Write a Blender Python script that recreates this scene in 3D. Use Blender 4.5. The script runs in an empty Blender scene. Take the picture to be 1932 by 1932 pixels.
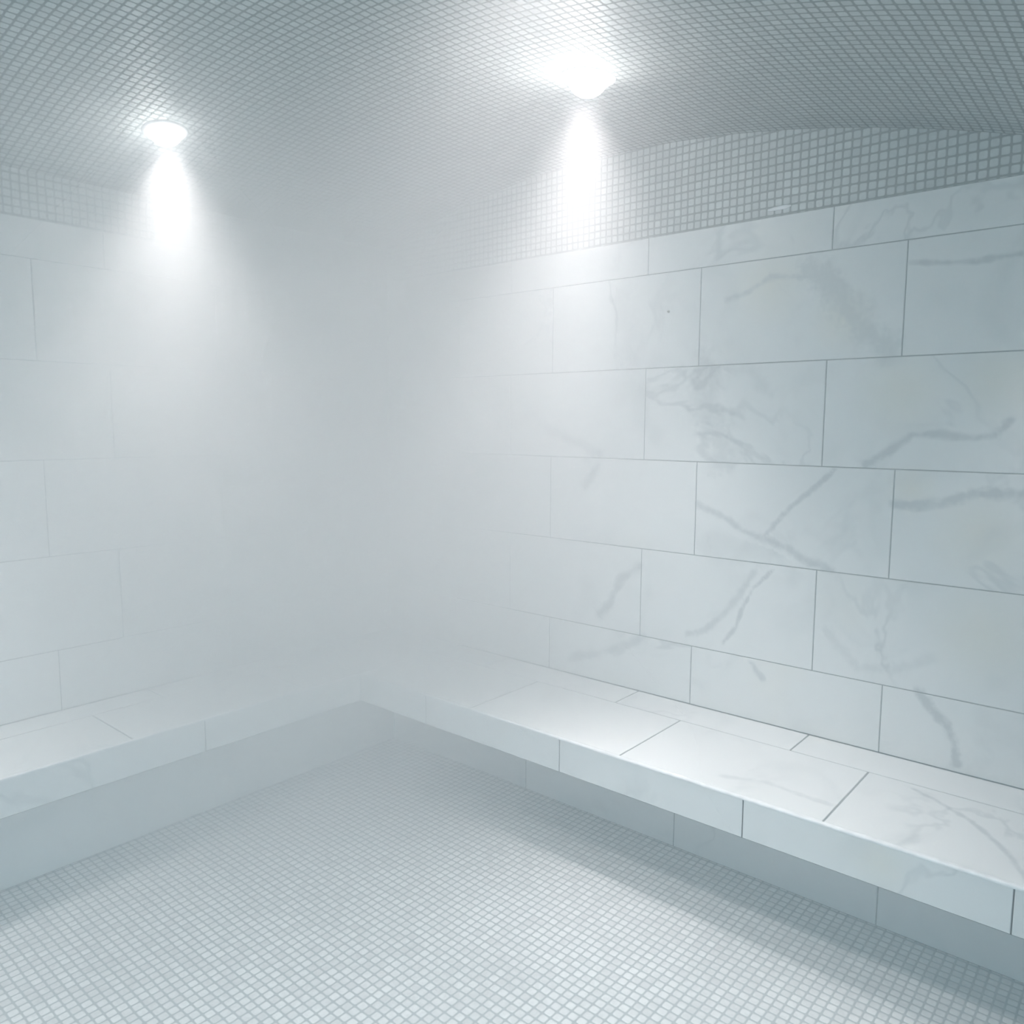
import bpy, bmesh, math, random
from mathutils import Vector, Matrix, noise

sc = bpy.context.scene
COL = sc.collection

# ------------------------------------------------------------------ camera
F_PX, YAW, PITCH, ROLL = 1486.17, 0.70601, -0.11149, 0.0045
CAM = Vector((-2.3253, -2.7045, 1.3059))
fwd = Vector((math.cos(YAW)*math.cos(PITCH), math.sin(YAW)*math.cos(PITCH), math.sin(PITCH)))
rgt = Vector((math.sin(YAW), -math.cos(YAW), 0)); upv = rgt.cross(fwd)
r2 = rgt*math.cos(ROLL) + upv*math.sin(ROLL); u2 = -rgt*math.sin(ROLL) + upv*math.cos(ROLL)
cd = bpy.data.cameras.new('camera'); cam = bpy.data.objects.new('camera', cd); COL.objects.link(cam)
cd.sensor_width = 36; cd.lens = F_PX/1932*36; cd.clip_start = .01
cam.matrix_world = Matrix(((r2.x, u2.x, -fwd.x, CAM.x), (r2.y, u2.y, -fwd.y, CAM.y), (r2.z, u2.z, -fwd.z, CAM.z), (0, 0, 0, 1)))
sc.camera = cam

# ------------------------------------------------------------------ world, light, exposure
w = bpy.data.worlds.new('world'); sc.world = w; w.use_nodes = True
w.node_tree.nodes['Background'].inputs[0].default_value = (.45, .75, .85, 1)
w.node_tree.nodes['Background'].inputs[1].default_value = .15
sc.view_settings.view_transform = 'Standard'; sc.view_settings.look = 'None'
sc.view_settings.gamma = 1; sc.view_settings.use_curve_mapping = False
sc.view_settings.exposure = 1.54
sc.cycles.max_bounces = 7; sc.cycles.diffuse_bounces = 4; sc.cycles.glossy_bounces = 3
sc.cycles.volume_bounces = 4; sc.cycles.transmission_bounces = 2
sc.cycles.use_denoising = True
sc.cycles.sample_clamp_indirect = 6; sc.cycles.caustics_reflective = False; sc.cycles.caustics_refractive = False
sc.cycles.volume_step_rate = 3; sc.cycles.volume_max_steps = 64
sc.cycles.use_adaptive_sampling = True; sc.cycles.adaptive_threshold = .13; sc.cycles.adaptive_min_samples = 22
STEAM = dict(base=.17, thick=1.6, bank=((-.80, -.40, 1.25), (1.7, 1.55, 1.8)), g=.3)

FILL = dict(power=5.0, color=(.35, .80, 1.0))  # teal fill added behind the camera to tint the shade
da = bpy.data.lights.new('teal_fill_light', 'AREA'); da.shape = 'RECTANGLE'; da.size = 1.3; da.size_y = 1.6
da.energy = FILL['power']; da.color = FILL['color']
dl = bpy.data.objects.new('teal_fill_light', da); COL.objects.link(dl)
dl.location = (-2.45, -3.08, .95); dl.rotation_euler = (math.radians(-90), 0, 0)   # added fill lamp, shines along +Y from the door opening
dl.rotation_euler = (math.radians(90), 0, 0)

SPILL = 31.0      # wide light of a ceiling downlight
BEAM = 0.17       # its narrow bright core
GLOW = 0.36        # all-round light of the globe
LENS = 7.0
LCOL = (1.0, .948, .940)

# ------------------------------------------------------------------ dimensions
H, TW = .305, .595            # wall tile height and width
TOP = 1.9154                  # top of the marble
Z3 = 1.1868                   # a horizontal joint of the wall tiles
XB, YF = -3.4, -3.1           # back wall, front (door) wall
BH, BF = .3782, .2712         # bench top, bench underside
WR, WL = .516, .4195          # bench depth, right and left
RR, RL = .2329, .2833         # riser distance from wall
G = .0032                     # grout width
def vault(y):
    y = max(y, -2.45)
    return 2.21 - .13*(y + 1.10)**2

# veins of the marble: ((points), half width, strength) on each plane
VRV = [([(-1.941, 1.179), (-1.874, 1.113), (-1.818, 1.063), (-1.767, 0.999), (-1.734, 0.962)], 0.0082, 0.9), ([(-1.513, 1.048), (-1.602, 1.019), (-1.669, 0.976), (-1.734, 0.962), (-1.817, 0.936), (-1.878, 0.903), (-1.949, 0.886)], 0.0124, 0.8), ([(-1.562, 0.918), (-1.67, 0.929), (-1.772, 0.915)], 0.0529, 0.3), ([(-2.027, 1.199), (-2.091, 1.241), (-2.143, 1.283), (-2.213, 1.284), (-2.285, 1.275), (-2.333, 1.283), (-2.364, 1.318)], 0.0114, 0.9), ([(-2.107, 1.09), (-2.182, 1.095), (-2.244, 1.111), (-2.293, 1.132), (-2.405, 1.138), (-2.469, 1.137)], 0.0146, 0.9), ([(-1.773, 0.864), (-1.713, 0.802), (-1.679, 0.732), (-1.66, 0.666), (-1.617, 0.608)], 0.0068, 0.9), ([(-1.711, 0.85), (-1.67, 0.773), (-1.614, 0.701), (-1.555, 0.64), (-1.493, 0.615)], 0.0121, 0.6), ([(-1.519, 1.47), (-1.53, 1.365), (-1.578, 1.283), (-1.595, 1.207)], 0.0598, 0.55), ([(-2.194, 0.579), (-2.235, 0.534), (-2.269, 0.499), (-2.289, 0.46), (-2.299, 0.403)], 0.0134, 1.0), ([(-1.715, 0.563), (-1.752, 0.521)], 0.0106, 0.8), ([(-1.302, 0.822), (-1.224, 0.76), (-1.181, 0.667), (-1.137, 0.622)], 0.0167, 0.8), ([(-1.851, 1.752), (-1.917, 1.691), (-1.946, 1.635), (-2.0, 1.578), (-2.054, 1.523)], 0.044, 0.6), ([(-1.593, 1.69), (-1.661, 1.706), (-1.732, 1.743), (-1.852, 1.729)], 0.0105, 0.6), ([(-2.109, 1.736), (-2.183, 1.727), (-2.271, 1.719), (-2.333, 1.726), (-2.366, 1.726)], 0.0082, 0.9), ([(-1.941, 0.705), (-2.036, 0.612), (-2.148, 0.633), (-2.225, 0.682)], 0.0153, 0.35), ([(-0.78, 1.377), (-0.886, 1.288), (-1.035, 1.238), (-1.123, 1.204)], 0.0244, 0.7), ([(-1.124, 1.163), (-1.072, 1.088)], 0.0189, 0.7), ([(-0.318, 1.039), (-0.482, 1.074), (-0.669, 1.146)], 0.027, 0.7), ([(-1.201, 1.732), (-1.229, 1.629), (-1.246, 1.536)], 0.049, 0.35), ([(-1.021, 0.441), (-1.23, 0.512), (-1.325, 0.577)], 0.0182, 0.6), ([(-1.449, 1.495), (-1.683, 1.469), (-1.735, 1.404)], 0.0214, 0.35), ([(-1.358, 1.272), (-1.295, 1.325), (-1.303, 1.413)], 0.0362, 0.3)]
VLV = [([(-1.059, 0.757), (-0.999, 0.705), (-0.943, 0.653), (-0.885, 0.623)], 0.0143, 0.9), ([(-1.312, 0.941), (-1.175, 0.98), (-1.051, 0.951)], 0.0157, 0.5), ([(-0.984, 1.17), (-0.881, 1.262), (-0.838, 1.339)], 0.0203, 0.4), ([(-1.399, 0.78), (-1.319, 0.802), (-1.212, 0.769)], 0.0274, 0.35), ([(-1.433, 1.25), (-1.353, 1.332)], 0.0192, 0.4)]
VBV = [([(-0.184, -2.239), (-0.212, -2.295), (-0.276, -2.389), (-0.372, -2.47), (-0.455, -2.515), (-0.544, -2.552)], 0.008, 0.9), ([(-0.435, -1.834), (-0.396, -1.937), (-0.405, -2.021), (-0.41, -2.104)], 0.0107, 0.5)]
VRT = [(-2.106, 1.396, 0.086), (-2.317, 1.024, 0.086), (-2.345, 0.762, 0.1), (-1.942, 1.606, 0.064), (-1.722, 1.717, 0.086), (-2.146, 1.139, 0.05), (-2.328, 1.417, 0.071)]

# ------------------------------------------------------------------ helpers
def tag(o, label=None, cat=None, group=None, kind=None):
    if label: o['label'] = label
    if cat: o['category'] = cat
    if group: o['group'] = group
    if kind: o['kind'] = kind
    return o
def link(name, bm, mats, parent=None, smooth=False):
    me = bpy.data.meshes.new(name); bm.to_mesh(me); bm.free()
    for m in (mats if isinstance(mats, (list, tuple)) else [mats]): me.materials.append(m)
    if smooth:
        for p in me.polygons: p.use_smooth = True
    o = bpy.data.objects.new(name, me); COL.objects.link(o)
    if parent: o.parent = parent; o.matrix_parent_inverse = parent.matrix_world.inverted()
    return o
def empty(name, loc):
    o = bpy.data.objects.new(name, None); COL.objects.link(o); o.location = loc
    o.empty_display_size = .1; bpy.context.view_layer.update(); return o
def box(bm, a, b, mi=0):
    vs = [bm.verts.new((x, y, z)) for x in (a[0], b[0]) for y in (a[1], b[1]) for z in (a[2], b[2])]
    for f in ((0,1,3,2),(4,6,7,5),(0,4,5,1),(2,3,7,6),(0,2,6,4),(1,5,7,3)):
        bm.faces.new([vs[i] for i in f]).material_index = mi
class NT:
    def __init__(s, name, disp=None):
        s.m = bpy.data.materials.new(name); s.m.use_nodes = True; s.t = s.m.node_tree; s.t.nodes.clear()
        s.out = s.t.nodes.new('ShaderNodeOutputMaterial')
    def n(s, typ, ins=None, **kw):
        nd = s.t.nodes.new(typ)
        for k, v in kw.items(): setattr(nd, k, v)
        for k, v in (ins or {}).items():
            if hasattr(v, 'is_output'): s.t.links.new(v, nd.inputs[k])
            else: nd.inputs[k].default_value = v
        return nd
    def math(s, op, a, b=None, c=None, clamp=False):
        d = {0: a}
        if b is not None: d[1] = b
        if c is not None: d[2] = c
        nd = s.n('ShaderNodeMath', d, operation=op); nd.use_clamp = clamp; return nd.outputs[0]
    def vmath(s, op, a, b):
        return s.n('ShaderNodeVectorMath', {0: a, 1: b}, operation=op).outputs[0]
    def ss(s, v, lo, hi, a=0., b=1.):
        nd = s.n('ShaderNodeMapRange', {'Value': v, 'From Min': lo, 'From Max': hi, 'To Min': a, 'To Max': b}, interpolation_type='SMOOTHSTEP'); return nd.outputs[0]
    def mix(s, f, a, b, blend='MIX'):
        nd = s.n('ShaderNodeMix', data_type='RGBA', blend_type=blend)
        for i, v in ((0, f), (6, a), (7, b)):
            if hasattr(v, 'is_output'): s.t.links.new(v, nd.inputs[i])
            else: nd.inputs[i].default_value = v
        return nd.outputs[2]
    def attr(s, name): return s.n('ShaderNodeAttribute', attribute_name=name)
    def noise(s, vec, scale, detail=4, rough=.5, dist=0):
        return s.n('ShaderNodeTexNoise', {'Vector': vec, 'Scale': scale, 'Detail': detail, 'Roughness': rough, 'Distortion': dist})
    def surf(s, sh): s.t.links.new(sh, s.out.inputs['Surface']); return s.m

def mat_marble():
    s = NT('white_veined_marble')
    co = s.n('ShaderNodeTexCoord').outputs['Object']; of = s.attr('tofs').outputs['Vector']
    p = s.vmath('ADD', co, of)
    wn = s.noise(co, 16, 4, .6).outputs['Fac']; wn2 = s.noise(co, 60, 3, .6).outputs['Fac']
    vd = s.attr('vein').outputs['Fac']      # hand-placed veins, 1 on the vein's line falling to 0
    wob = s.math('ADD', s.math('MULTIPLY', s.math('SUBTRACT', wn, .5), .9), s.math('MULTIPLY', s.math('SUBTRACT', wn2, .5), .5))
    v1 = s.math('MULTIPLY', s.ss(s.math('ADD', vd, wob), .5, 1.0), s.ss(vd, .05, .5))
    vs = s.attr('vstr').outputs['Fac']
    v1 = s.math('MULTIPLY', v1, vs)
    # faint natural veining, different in each tile
    r = s.noise(p, 1.7, 5, .55, .6).outputs['Fac']
    ridge = s.ss(s.math('ABSOLUTE', s.math('SUBTRACT', r, .5)), 0., .018, 1., 0.)
    mask = s.ss(s.noise(p, 1.3, 2, .5).outputs['Fac'], .45, .68)
    v2 = s.math('MULTIPLY', s.math('MULTIPLY', ridge, mask), .55)
    cl = s.ss(s.noise(p, 4.5, 6, .62, .8).outputs['Fac'], .50, .74)
    cl = s.math('MULTIPLY', cl, .35)
    v = s.math('MINIMUM', s.math('ADD', s.math('ADD', v1, v2), cl), 1.)
    base = s.mix(s.attr('tint').outputs['Fac'], (.80, .815, .815, 1), (.80, .79, .735, 1))
    tn = s.ss(s.noise(p, 2.2, 3).outputs['Fac'], .58, .75, 0, .5)
    base = s.mix(tn, base, (.80, .795, .75, 1))
    c = s.mix(v, base, (.56, .59, .60, 1))
    b = s.n('ShaderNodeBsdfPrincipled', {'Base Color': c, 'Roughness': .34, 'IOR': 1.45})
    b.inputs['Specular IOR Level'].default_value = .35
    return s.surf(b.outputs[0])

def mat_mosaic(name, src, pitch, rot=False, tile=(.87, .88, .88), grout=(.48, .52, .525), gw=.15, bump=.5, rough=.32):
    s = NT(name)
    co = s.n('ShaderNodeUVMap').outputs['UV'] if src == 'uv' else s.n('ShaderNodeTexCoord').outputs['Object']
    # slightly irregular hand-set rows
    wv = s.noise(co, 9, 2).outputs['Color']
    wv = s.vmath('MULTIPLY', s.vmath('SUBTRACT', wv, (.5, .5, .5)), (.006, .006, 0))
    q = s.vmath('MULTIPLY', s.vmath('ADD', co, wv), (1/pitch, 1/pitch, 0))
    fl = s.vmath('FLOOR', q, (0, 0, 0)); fr = s.vmath('ABSOLUTE', s.vmath('SUBTRACT', s.vmath('SUBTRACT', q, fl), (.5, .5, 0)), (0, 0, 0))
    sx = s.n('ShaderNodeSeparateXYZ', {0: fr})
    rn = s.n('ShaderNodeTexWhiteNoise', {'Vector': fl}, noise_dimensions='3D')
    # rounded-corner square distance (p-norm)
    px = s.math('POWER', s.math('MULTIPLY', sx.outputs[0], 2), 5); py = s.math('POWER', s.math('MULTIPLY', sx.outputs[1], 2), 5)
    d = s.math('POWER', s.math('ADD', px, py), 1/5)
    m = s.ss(d, 1-gw-.14, 1-gw+.07, 1., 0.)
    val = s.math('ADD', .89, s.math('MULTIPLY', rn.outputs['Value'], .18))
    tc = s.mix(1., (*tile, 1), val, 'MULTIPLY')
    mt = s.ss(s.noise(co, 60, 3).outputs['Fac'], .35, .65, .94, 1.03)
    tc = s.mix(1., tc, mt, 'MULTIPLY')
    sheet = s.ss(s.noise(co, 1.5, 2).outputs['Fac'], .3, .7, .95, 1.04)
    tc = s.mix(1., tc, sheet, 'MULTIPLY')
    c = s.mix(m, (*grout, 1), tc)
    ro = s.n('ShaderNodeMapRange', {'Value': m, 'To Min': .8, 'To Max': rough}).outputs[0]
    hgt = s.math('ADD', s.ss(d, 1-gw-.25, 1-gw+.06, 1., 0.), s.math('MULTIPLY', s.n('ShaderNodeSeparateXYZ', {0: rn.outputs['Color']}).outputs[1], .15))
    bp = s.n('ShaderNodeBump', {'Height': hgt, 'Strength': bump, 'Distance': .0015})
    b = s.n('ShaderNodeBsdfPrincipled', {'Base Color': c, 'Roughness': ro, 'Normal': bp.outputs[0]})
    return s.surf(b.outputs[0])

def mat_plain(name, col, rough=.6, metal=0):
    s = NT(name); co = s.n('ShaderNodeTexCoord').outputs['Object']
    f = s.ss(s.noise(co, 40, 4).outputs['Fac'], .3, .7, .93, 1.05)
    c = s.mix(1., (*col, 1), f, 'MULTIPLY')
    b = s.n('ShaderNodeBsdfPrincipled', {'Base Color': c, 'Roughness': rough, 'Metallic': metal})
    return s.surf(b.outputs[0])

M_MARBLE = mat_marble()
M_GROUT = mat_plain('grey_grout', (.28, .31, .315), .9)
M_PLASTER = mat_plain('pale_plaster', (.62, .66, .66), .8)
M_DARK = mat_plain('dark_low_bounce', (.16, .22, .23), .5)  # unseen front and back walls, darkened to bounce less fill light
M_FLOOR = mat_mosaic('white_floor_mosaic', 'obj', .0237)
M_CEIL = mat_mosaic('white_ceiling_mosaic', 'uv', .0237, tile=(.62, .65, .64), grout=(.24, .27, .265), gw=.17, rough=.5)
M_TRIM = mat_plain('white_edge_profile', (.9, .91, .92), .22)
M_STEEL = mat_plain('brushed_steel', (.62, .64, .65), .3, 1)
M_SPECK = mat_plain('dark_speck', (.18, .18, .17), .6)

# ------------------------------------------------------------------ tiled marble surfaces
def seg_d(p, a, b):
    ax, ay = a; bx, by = b; dx, dy = bx-ax, by-ay; L = dx*dx+dy*dy or 1e-9
    t = max(0, min(1, ((p[0]-ax)*dx+(p[1]-ay)*dy)/L)); return math.hypot(p[0]-ax-t*dx, p[1]-ay-t*dy)
def vein_at(p, veins):
    bv = bs = 0.
    for pts, wd, st in veins:
        if not (min(q[0] for q in pts)-5*wd < p[0] < max(q[0] for q in pts)+5*wd and min(q[1] for q in pts)-5*wd < p[1] < max(q[1] for q in pts)+5*wd): continue
        d = min(seg_d(p, pts[i], pts[i+1]) for i in range(len(pts)-1)) / wd
        v = max(0., 1 - d/3.)
        if v*st > bv*bs: bv, bs = v, st
    return bv, bs
def tint_at(p, tints):
    return max([0.]+[max(0, 1-math.hypot(p[0]-a, p[1]-b)/(r*1.6)) for a, b, r in tints])
def tiled(name, to3, rects, veins=(), tints=(), parent=None, seed=0, step=.02, lift=.0018, gg=G, backing=True):
    """rects are (u0,v0,u1,v1) on a plane; to3(u,v,h) maps to the room with h out of the plane"""
    rnd = random.Random(seed); verts = []; faces = []; vein = []; vstr = []; tint = []; tofs = []; mi = []
    for (u0, v0, u1, v1) in rects:
        off = (rnd.uniform(-9, 9), rnd.uniform(-9, 9), rnd.uniform(-9, 9))
        a0, b0, a1, b1 = u0+gg/2, v0+gg/2, u1-gg/2, v1-gg/2
        nu = max(1, int((a1-a0)/step)); nv = max(1, int((b1-b0)/step)); base = len(verts)
        def add(u, v, h):
            verts.append(to3(u, v, h)); x, s_ = vein_at((u, v), veins); vein.append(x); vstr.append(s_); tint.append(tint_at((u, v), tints)); tofs.append(off)
        us = [a0, a0+.0012] + [a0+(a1-a0)*i/nu for i in range(1, nu)] + [a1-.0012, a1]
        vs = [b0, b0+.0012] + [b0+(b1-b0)*i/nv for i in range(1, nv)] + [b1-.0012, b1]
        for i, u in enumerate(us):
            for j, v in enumerate(vs):
                e = i in (0, len(us)-1) or j in (0, len(vs)-1)
                add(u, v, lift*.55 if e else lift)
        nV = len(vs)
        for i in range(len(us)-1):
            for j in range(nV-1):
                faces.append((base+i*nV+j, base+(i+1)*nV+j, base+(i+1)*nV+j+1, base+i*nV+j+1)); mi.append(0)
        k = len(verts)          # skirt down to the grout
        ring = [(i, 0) for i in range(len(us))] + [(len(us)-1, j) for j in range(1, nV)] + [(i, nV-1) for i in range(len(us)-2, -1, -1)] + [(0, j) for j in range(nV-2, 0, -1)]
        for (i, j) in ring: add(us[i], vs[j], -.001)
        for q in range(len(ring)):
            i, j = ring[q]; i2, j2 = ring[(q+1) % len(ring)]
            faces.append((base+i*nV+j, k+q, k+(q+1) % len(ring), base+i2*nV+j2)); mi.append(0)
    U0, V0 = min(r[0] for r in rects), min(r[1] for r in rects); U1, V1 = max(r[2] for r in rects), max(r[3] for r in rects)
    k = len(verts)
    for u, v in ((U0, V0), (U1, V0), (U1, V1), (U0, V1)) if backing else ():
        verts.append(to3(u, v, 0)); vein.append(0.); vstr.append(0.); tint.append(0.); tofs.append((0, 0, 0))
    if backing: faces.append((k, k+1, k+2, k+3)); mi.append(1)
    me = bpy.data.meshes.new(name); me.from_pydata(verts, [], faces); me.materials.append(M_MARBLE); me.materials.append(M_GROUT)
    me.polygons.foreach_set('material_index', mi)
    for nm, arr in (('vein', vein), ('vstr', vstr), ('tint', tint)):
        at = me.attributes.new(nm, 'FLOAT', 'POINT'); at.data.foreach_set('value', arr)
    at = me.attributes.new('tofs', 'FLOAT_VECTOR', 'POINT'); at.data.foreach_set('vector', [c for t in tofs for c in t])
    me.update()
    bm = bmesh.new(); bm.from_mesh(me); bmesh.ops.recalc_face_normals(bm, faces=bm.faces); bm.to_mesh(me); bm.free()
    o = bpy.data.objects.new(name, me); COL.objects.link(o)
    if parent: o.parent = parent; o.matrix_parent_inverse = parent.matrix_world.inverted()
    return o

def rows_rects(phases, umin, umax, special=None):
    zs = [BH, Z3-2*H, Z3-H, Z3, Z3+H, Z3+2*H, TOP]
    out = []
    for k in range(6):
        z0, z1 = zs[k], zs[k+1]
        js = []
        u = phases[k]
        while u < umax: u += TW
        while u > umin: 
            if u < umax: js.append(u)
            u -= TW
        if special and k in special: js = special[k]
        js = [umin] + sorted(js) + [umax]
        for a, b in zip(js[:-1], js[1:]):
            if b-a > .02: out.append((a, z0, b, z1))
    return out

# ------------------------------------------------------------------ structure
# right wall: plane x = 0, left wall: plane y = 0
A, B = -1.904, -2.102
rr = rows_rects([B, A, B, A, B, A], YF, -.001, {4: [-2.697, -2.102, -1.502, -.915, -.443]})
bmw = bmesh.new(); box(bmw, (.004, YF-.12, -.05), (.12, .12, TOP+.5))
wr = link('wall_right', bmw, M_PLASTER); tag(wr, 'long right wall clad in large white veined marble tiles', 'wall', kind='structure')
tiled('marble_cladding', lambda u, v, h: (-h, u, v), rr, VRV, VRT, wr, 3, step=.007)
rl = rows_rects([-1.395, -1.19, -1.404, -1.19, -1.406, -1.19], XB, -.001)
bmw = bmesh.new(); box(bmw, (XB-.12, .004, -.05), (.004, .12, TOP+.5))
wl = link('wall_left', bmw, M_PLASTER); tag(wl, 'left wall clad in white marble tiles fading into steam', 'wall', kind='structure')
tiled('marble_cladding', lambda u, v, h: (u, -h, v), rl, VLV, [], wl, 8, step=.015)
# dark pinhole in a right wall tile
# mosaic band above the marble, under the arch of the ceiling
def band(name, pts_u, top, to3, parent):
    bm = bmesh.new(); uvl = bm.loops.layers.uv.new('UVMap'); prev = None
    for u in pts_u:
        cur = [(bm.verts.new(to3(u, z)), (u, z)) for z in (TOP, top(u)+.01)]
        if prev:
            q = [prev[0], cur[0], cur[1], prev[1]]; f = bm.faces.new([x[0] for x in q])
            for l, x in zip(f.loops, q): l[uvl].uv = x[1]
        prev = cur
    bmesh.ops.recalc_face_normals(bm, faces=bm.faces)
    return link(name, bm, M_CEIL, parent)
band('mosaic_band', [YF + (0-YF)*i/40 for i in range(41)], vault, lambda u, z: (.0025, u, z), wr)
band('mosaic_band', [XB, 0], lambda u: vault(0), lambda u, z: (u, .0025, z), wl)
bm = bmesh.new(); bmesh.ops.create_icosphere(bm, subdivisions=2, radius=.0045, matrix=Matrix.Diagonal((.35, 1.15, .9, 1)))
sp = link('dark_speck', bm, M_SPECK, wr); sp.location = (-.002, -1.3896, 1.6712)
bm = bmesh.new(); bmesh.ops.create_icosphere(bm, subdivisions=3, radius=1, matrix=Matrix.Diagonal((.004, .036, .006, 1)))  # glint on the mosaic edge, made as a white sliver
ca = link('glint_fleck', bm, M_TRIM, wr, True); ca.location = (0, -1.745, 1.9375); ca.rotation_euler = (math.radians(-2), 0, 0); ca['label'] = 'white sliver standing in for a glint at the foot of the mosaic'
bm = bmesh.new(); box(bm, (XB, YF-.12, -.05), (XB-.12, .12, TOP+.5)); wb = link('wall_back', bm, M_DARK); tag(wb, kind='structure')
bm = bmesh.new()
box(bm, (-3.1, YF-.12, 1.85), (-1.8, YF, TOP+.5)); box(bm, (-1.8, YF-.12, -.05), (.12, YF, TOP+.5)); box(bm, (XB-.12, YF-.12, -.05), (-3.1, YF, TOP+.5))
wf = link('wall_front', bm, M_DARK); tag(wf, kind='structure')
# floor
bm = bmesh.new(); box(bm, (XB, YF-.1, -.06), (-RR+.03, -RL+.03, 0)); fl = link('floor', bm, M_FLOOR); tag(fl, 'wet floor of small white square mosaic tiles', 'floor', kind='structure')
# ceiling: shallow arch, its axis along x
bm = bmesh.new(); uvl = bm.loops.layers.uv.new('UVMap'); N = 60; arc = 0; prev = None; py = None
for i in range(N+1):
    y = (YF-.1) + (0.0-(YF-.1))*i/N; z = vault(y)
    if py is not None: arc += math.hypot(y-py[0], z-py[1])
    py = (y, z)
    cur = [(bm.verts.new((x, y, z)), (x, arc)) for x in (XB-.02, .003)] + [(bm.verts.new((x, y, z+.08)), (x, arc)) for x in (.003, XB-.02)]
    if prev:
        for k in range(4):
            q = [prev[k], cur[k], cur[(k+1) % 4], prev[(k+1) % 4]]; f = bm.faces.new([x[0] for x in q])
            for l, x in zip(f.loops, q): l[uvl].uv = x[1]
    else: bm.faces.new([c[0] for c in cur])
    prev = cur
bm.faces.new([c[0] for c in reversed(prev)])
bmesh.ops.recalc_face_normals(bm, faces=bm.faces)
for f in bm.faces: f.smooth = abs(f.normal.z) > .5
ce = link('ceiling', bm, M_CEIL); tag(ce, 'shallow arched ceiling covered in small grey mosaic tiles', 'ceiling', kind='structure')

# ------------------------------------------------------------------ bench
be = empty('bench', (-.3, -.3, 0)); tag(be, 'L-shaped built-in bench clad in white marble along both walls', 'bench')
# solid slab (underside in view-shade), then riser
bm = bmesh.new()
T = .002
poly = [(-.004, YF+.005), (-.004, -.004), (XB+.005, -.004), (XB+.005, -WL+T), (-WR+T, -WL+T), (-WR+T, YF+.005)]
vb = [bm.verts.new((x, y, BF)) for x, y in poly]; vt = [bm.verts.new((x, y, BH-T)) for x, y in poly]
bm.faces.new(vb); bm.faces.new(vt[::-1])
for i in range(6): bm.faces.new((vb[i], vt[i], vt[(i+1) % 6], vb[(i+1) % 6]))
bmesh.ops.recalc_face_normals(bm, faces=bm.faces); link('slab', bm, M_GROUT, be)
def cut(js, lo, hi):
    js = [lo] + sorted(j for j in js if lo+.03 < j < hi-.03) + [hi]; return list(zip(js[:-1], js[1:]))
NO = .009     # width of the edge profile
tr = []
SR, SL = .153, .122
for a, b in cut([-2.5, -1.905, -1.31, -.715], YF+.006, -SL): tr.append((-SR, a, -.002, b))            # back strip, right leg
for a, b in cut([-2.715, -2.12, -1.555, -.98], YF+.006, -WL): tr.append((-WR+NO, a, -SR, b))
for a, b in cut([-2.54, -1.945, -1.35, -.755], XB+.006, -WR+NO): tr.append((a, -WL+NO, b, -SL))
for a, b in cut([-2.3, -1.72, -1.12, -.53], XB+.006, -.002): tr.append((a, -SL, b, -.002))
tr.append((-WR+NO, -WL, -SR, -SL))
tiled('bench_top', lambda u, v, h: (u, v, BH-T+h), tr, VBV, [], be, 21, step=.01, lift=T, backing=False, gg=.0045)
fr_ = [(a, BF, b, BH-.0045) for a, b in cut([-2.507, -1.927, -1.351, -.774], YF+.006, -WL+T)]
tiled('fascia', lambda u, v, h: (-WR+T-h, u, v), fr_, [], [(-2.25, .33, .05)], be, 31, lift=T, gg=.003)
fl_ = [(a, BF, b, BH-.0045) for a, b in cut([-2.88, -2.295, -1.71, -1.131], XB+.006, -WR+T)]
tiled('fascia', lambda u, v, h: (u, -WL+T-h, v), fl_, [], [], be, 37, lift=T, gg=.003)
br_ = [(a, .002, b, BF-.004) for a, b in cut([-2.775, -2.18, -1.585, -.99], YF+.006, -RL)]
tiled('riser', lambda u, v, h: (-RR+.002-h, u, v), br_, [], [], be, 41, lift=T)
bl_ = [(a, .002, b, BF-.004) for a, b in cut([-2.3], XB+.006, -RR)]
tiled('riser', lambda u, v, h: (u, -RL+.002-h, v), bl_, [], [], be, 43, lift=T)
# white rounded profile along the top edge
bm = bmesh.new()
def sweep(prof, path):
    rings = []
    for i, (c, d) in enumerate(path):
        rings.append([bm.verts.new((c[0]+d[0]*a, c[1]+d[1]*a, z)) for a, z in prof])
    for r0, r1 in zip(rings[:-1], rings[1:]):
        for k in range(len(prof)): bm.faces.new((r0[k], r0[(k+1) % len(prof)], r1[(k+1) % len(prof)], r1[k]))
    for r in (rings[0], rings[-1]): bm.faces.new(r)
R_ = .005
prof = [(0, BH-.003), (0, BH+.0006)] + [(NO-R_+R_*math.sin(t)+.001, BH+.0006-R_+R_*math.cos(t)) for t in [math.pi/2*i/6 for i in range(7)]] + [(NO+.001, BH-.0062), (NO-.002, BH-.0062)]
cx_, cy_ = -WR+NO, -WL+NO
sweep(prof, [((cx_, YF+.006), (-1, 0)), ((cx_, cy_), (-1, -1)), ((XB+.006, cy_), (0, -1))])
bmesh.ops.recalc_face_normals(bm, faces=bm.faces); tr_ = link('edge_profile', bm, M_TRIM, be); tr_['label'] = 'bright white rounded profile along the front edge'

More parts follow.
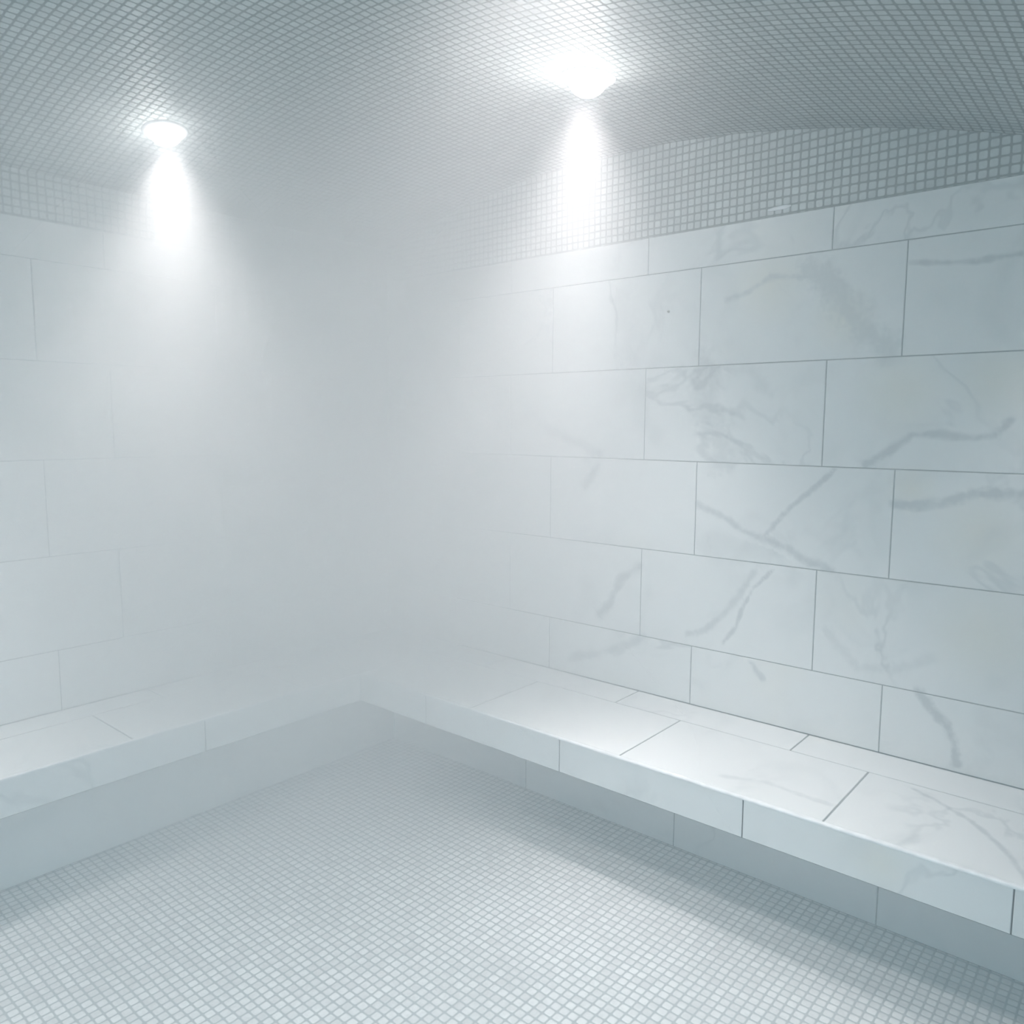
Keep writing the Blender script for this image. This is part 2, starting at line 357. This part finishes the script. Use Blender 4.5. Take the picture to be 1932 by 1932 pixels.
# ------------------------------------------------------------------ downlights
def lens_mat():
    s = NT('glowing_frosted_lens')
    e = s.n('ShaderNodeEmission', {'Color': (.93, .98, 1, 1), 'Strength': LENS}); s.m.cycles.emission_sampling = 'NONE'; return s.surf(e.outputs[0])
M_LENS = lens_mat()
def lathe(bm, prof, seg=40, cap=False):
    rings = []
    for r, z in prof:
        rings.append([bm.verts.new((r*math.cos(2*math.pi*k/seg), r*math.sin(2*math.pi*k/seg), z)) for k in range(seg)] if r > 1e-6 else [bm.verts.new((0, 0, z))])
    for a, b in zip(rings[:-1], rings[1:]):
        for k in range(seg):
            k2 = (k+1) % seg
            if len(b) == 1: bm.faces.new((a[k], a[k2], b[0]))
            elif len(a) == 1: bm.faces.new((a[0], b[k2], b[k]))
            else: bm.faces.new((a[k], a[k2], b[k2], b[k]))
    bmesh.ops.recalc_face_normals(bm, faces=bm.faces)
def downlight(x, y, label, power=1., beam=1., k=1., size_=98):
    z = vault(y); slope = -.26*(y+1.10) if y > -2.45 else 0.
    root = empty('recessed_downlight_or_added_fill', (x, y, z)); tag(root, label, 'ceiling light', 'downlights and added fill lamps in the mosaic ceiling')
    root.rotation_euler = (math.atan(slope), 0, 0)
    bpy.context.view_layer.update()
    bm = bmesh.new(); lathe(bm, [(.040*k, .0), (.040*k, -.004), (.044*k, -.0065), (.056*k, -.004), (.059*k, .001)]); ring = link('trim_ring', bm, M_TRIM, None, True); ring.parent = root
    bm = bmesh.new(); R = .042*k; D = .038*k
    lathe(bm, [(R*math.cos(t), -D*math.sin(t)) for t in [math.pi/2*i/9 for i in range(9)]] + [(0, -D)]); ln = link('lens', bm, M_LENS, None, True); ln.parent = root
    ln['label'] = 'glowing frosted dome lens'
    ld = bpy.data.lights.new('spill_light', 'SPOT'); ld.energy = SPILL*power; ld.color = LCOL; ld.spot_size = math.radians(size_); ld.spot_blend = 1.; ld.shadow_soft_size = .085
    lo = bpy.data.objects.new('spill_light', ld); COL.objects.link(lo); lo.parent = root; lo.location = (0, 0, -.045*k); lo.rotation_euler = (-math.atan(slope), 0, 0)
    if not beam: return
    ld = bpy.data.lights.new('beam_light', 'AREA'); ld.shape = 'DISK'; ld.size = .115; ld.energy = BEAM*beam; ld.color = LCOL; ld.spread = math.radians(26)
    lo = bpy.data.objects.new('beam_light', ld); COL.objects.link(lo); lo.parent = root; lo.location = (0, 0, -.045*k); lo.rotation_euler = (-math.atan(slope), 0, 0)
    pd = bpy.data.lights.new('globe_glow', 'POINT'); pd.energy = GLOW*power; pd.color = LCOL; pd.shadow_soft_size = .03
    po = bpy.data.objects.new('globe_glow', pd); COL.objects.link(po); po.parent = root; po.location = (0, 0, -.075*k)
downlight(-.572, -1.46, 'larger bright downlight above the right bench', 1.05, 1., 1.25, 76)
downlight(-1.162, -.386, 'smaller bright downlight above the left bench, at the upper left', .95, .6, 1.1, 80)
downlight(-1.42, -2.0, 'downlight in the middle of the ceiling, just beyond the top edge of the photo', .9, 0, size_=105)
downlight(-2.35, -.20, 'unseen fill lamp added over the left bench, outside the left edge of the photo', 1.3, 0)  # added out of view to brighten the left bench and floor
downlight(-.30, -2.74, 'unseen fill lamp added over the near end of the right bench, outside the right edge of the photo', .22, 0)  # added out of view as fill for the near right side
# ------------------------------------------------------------------ steam
def vol_mat(name, den, g):
    s = NT(name)
    if callable(den): den = den(s)
    v = s.n('ShaderNodeVolumeScatter', {'Color': (.985, .99, 1, 1), 'Density': den, 'Anisotropy': g})
    s.t.links.new(v.outputs[0], s.out.inputs['Volume']); return s.m
def bank(s):
    co = s.n('ShaderNodeTexCoord').outputs['Object']
    c, r = STEAM['bank']                   # 1 in the middle of the bank of steam, 0 at its edge
    v = s.vmath('MULTIPLY', s.vmath('SUBTRACT', co, c), tuple(1/q for q in r))
    f = s.ss(s.n('ShaderNodeVectorMath', {0: v}, operation='LENGTH').outputs['Value'], .2, 1., 1., 0.)
    return s.math('MULTIPLY_ADD', f, STEAM['thick'], STEAM['base'])
bm = bmesh.new(); box(bm, (XB-.01, YF-.2, -.02), (.01, .01, 2.3))
st = link('steam', bm, vol_mat('drifting_white_steam', bank, STEAM['g']))
tag(st, 'pale steam filling the room, thickest in the far corner', 'steam', kind='stuff')
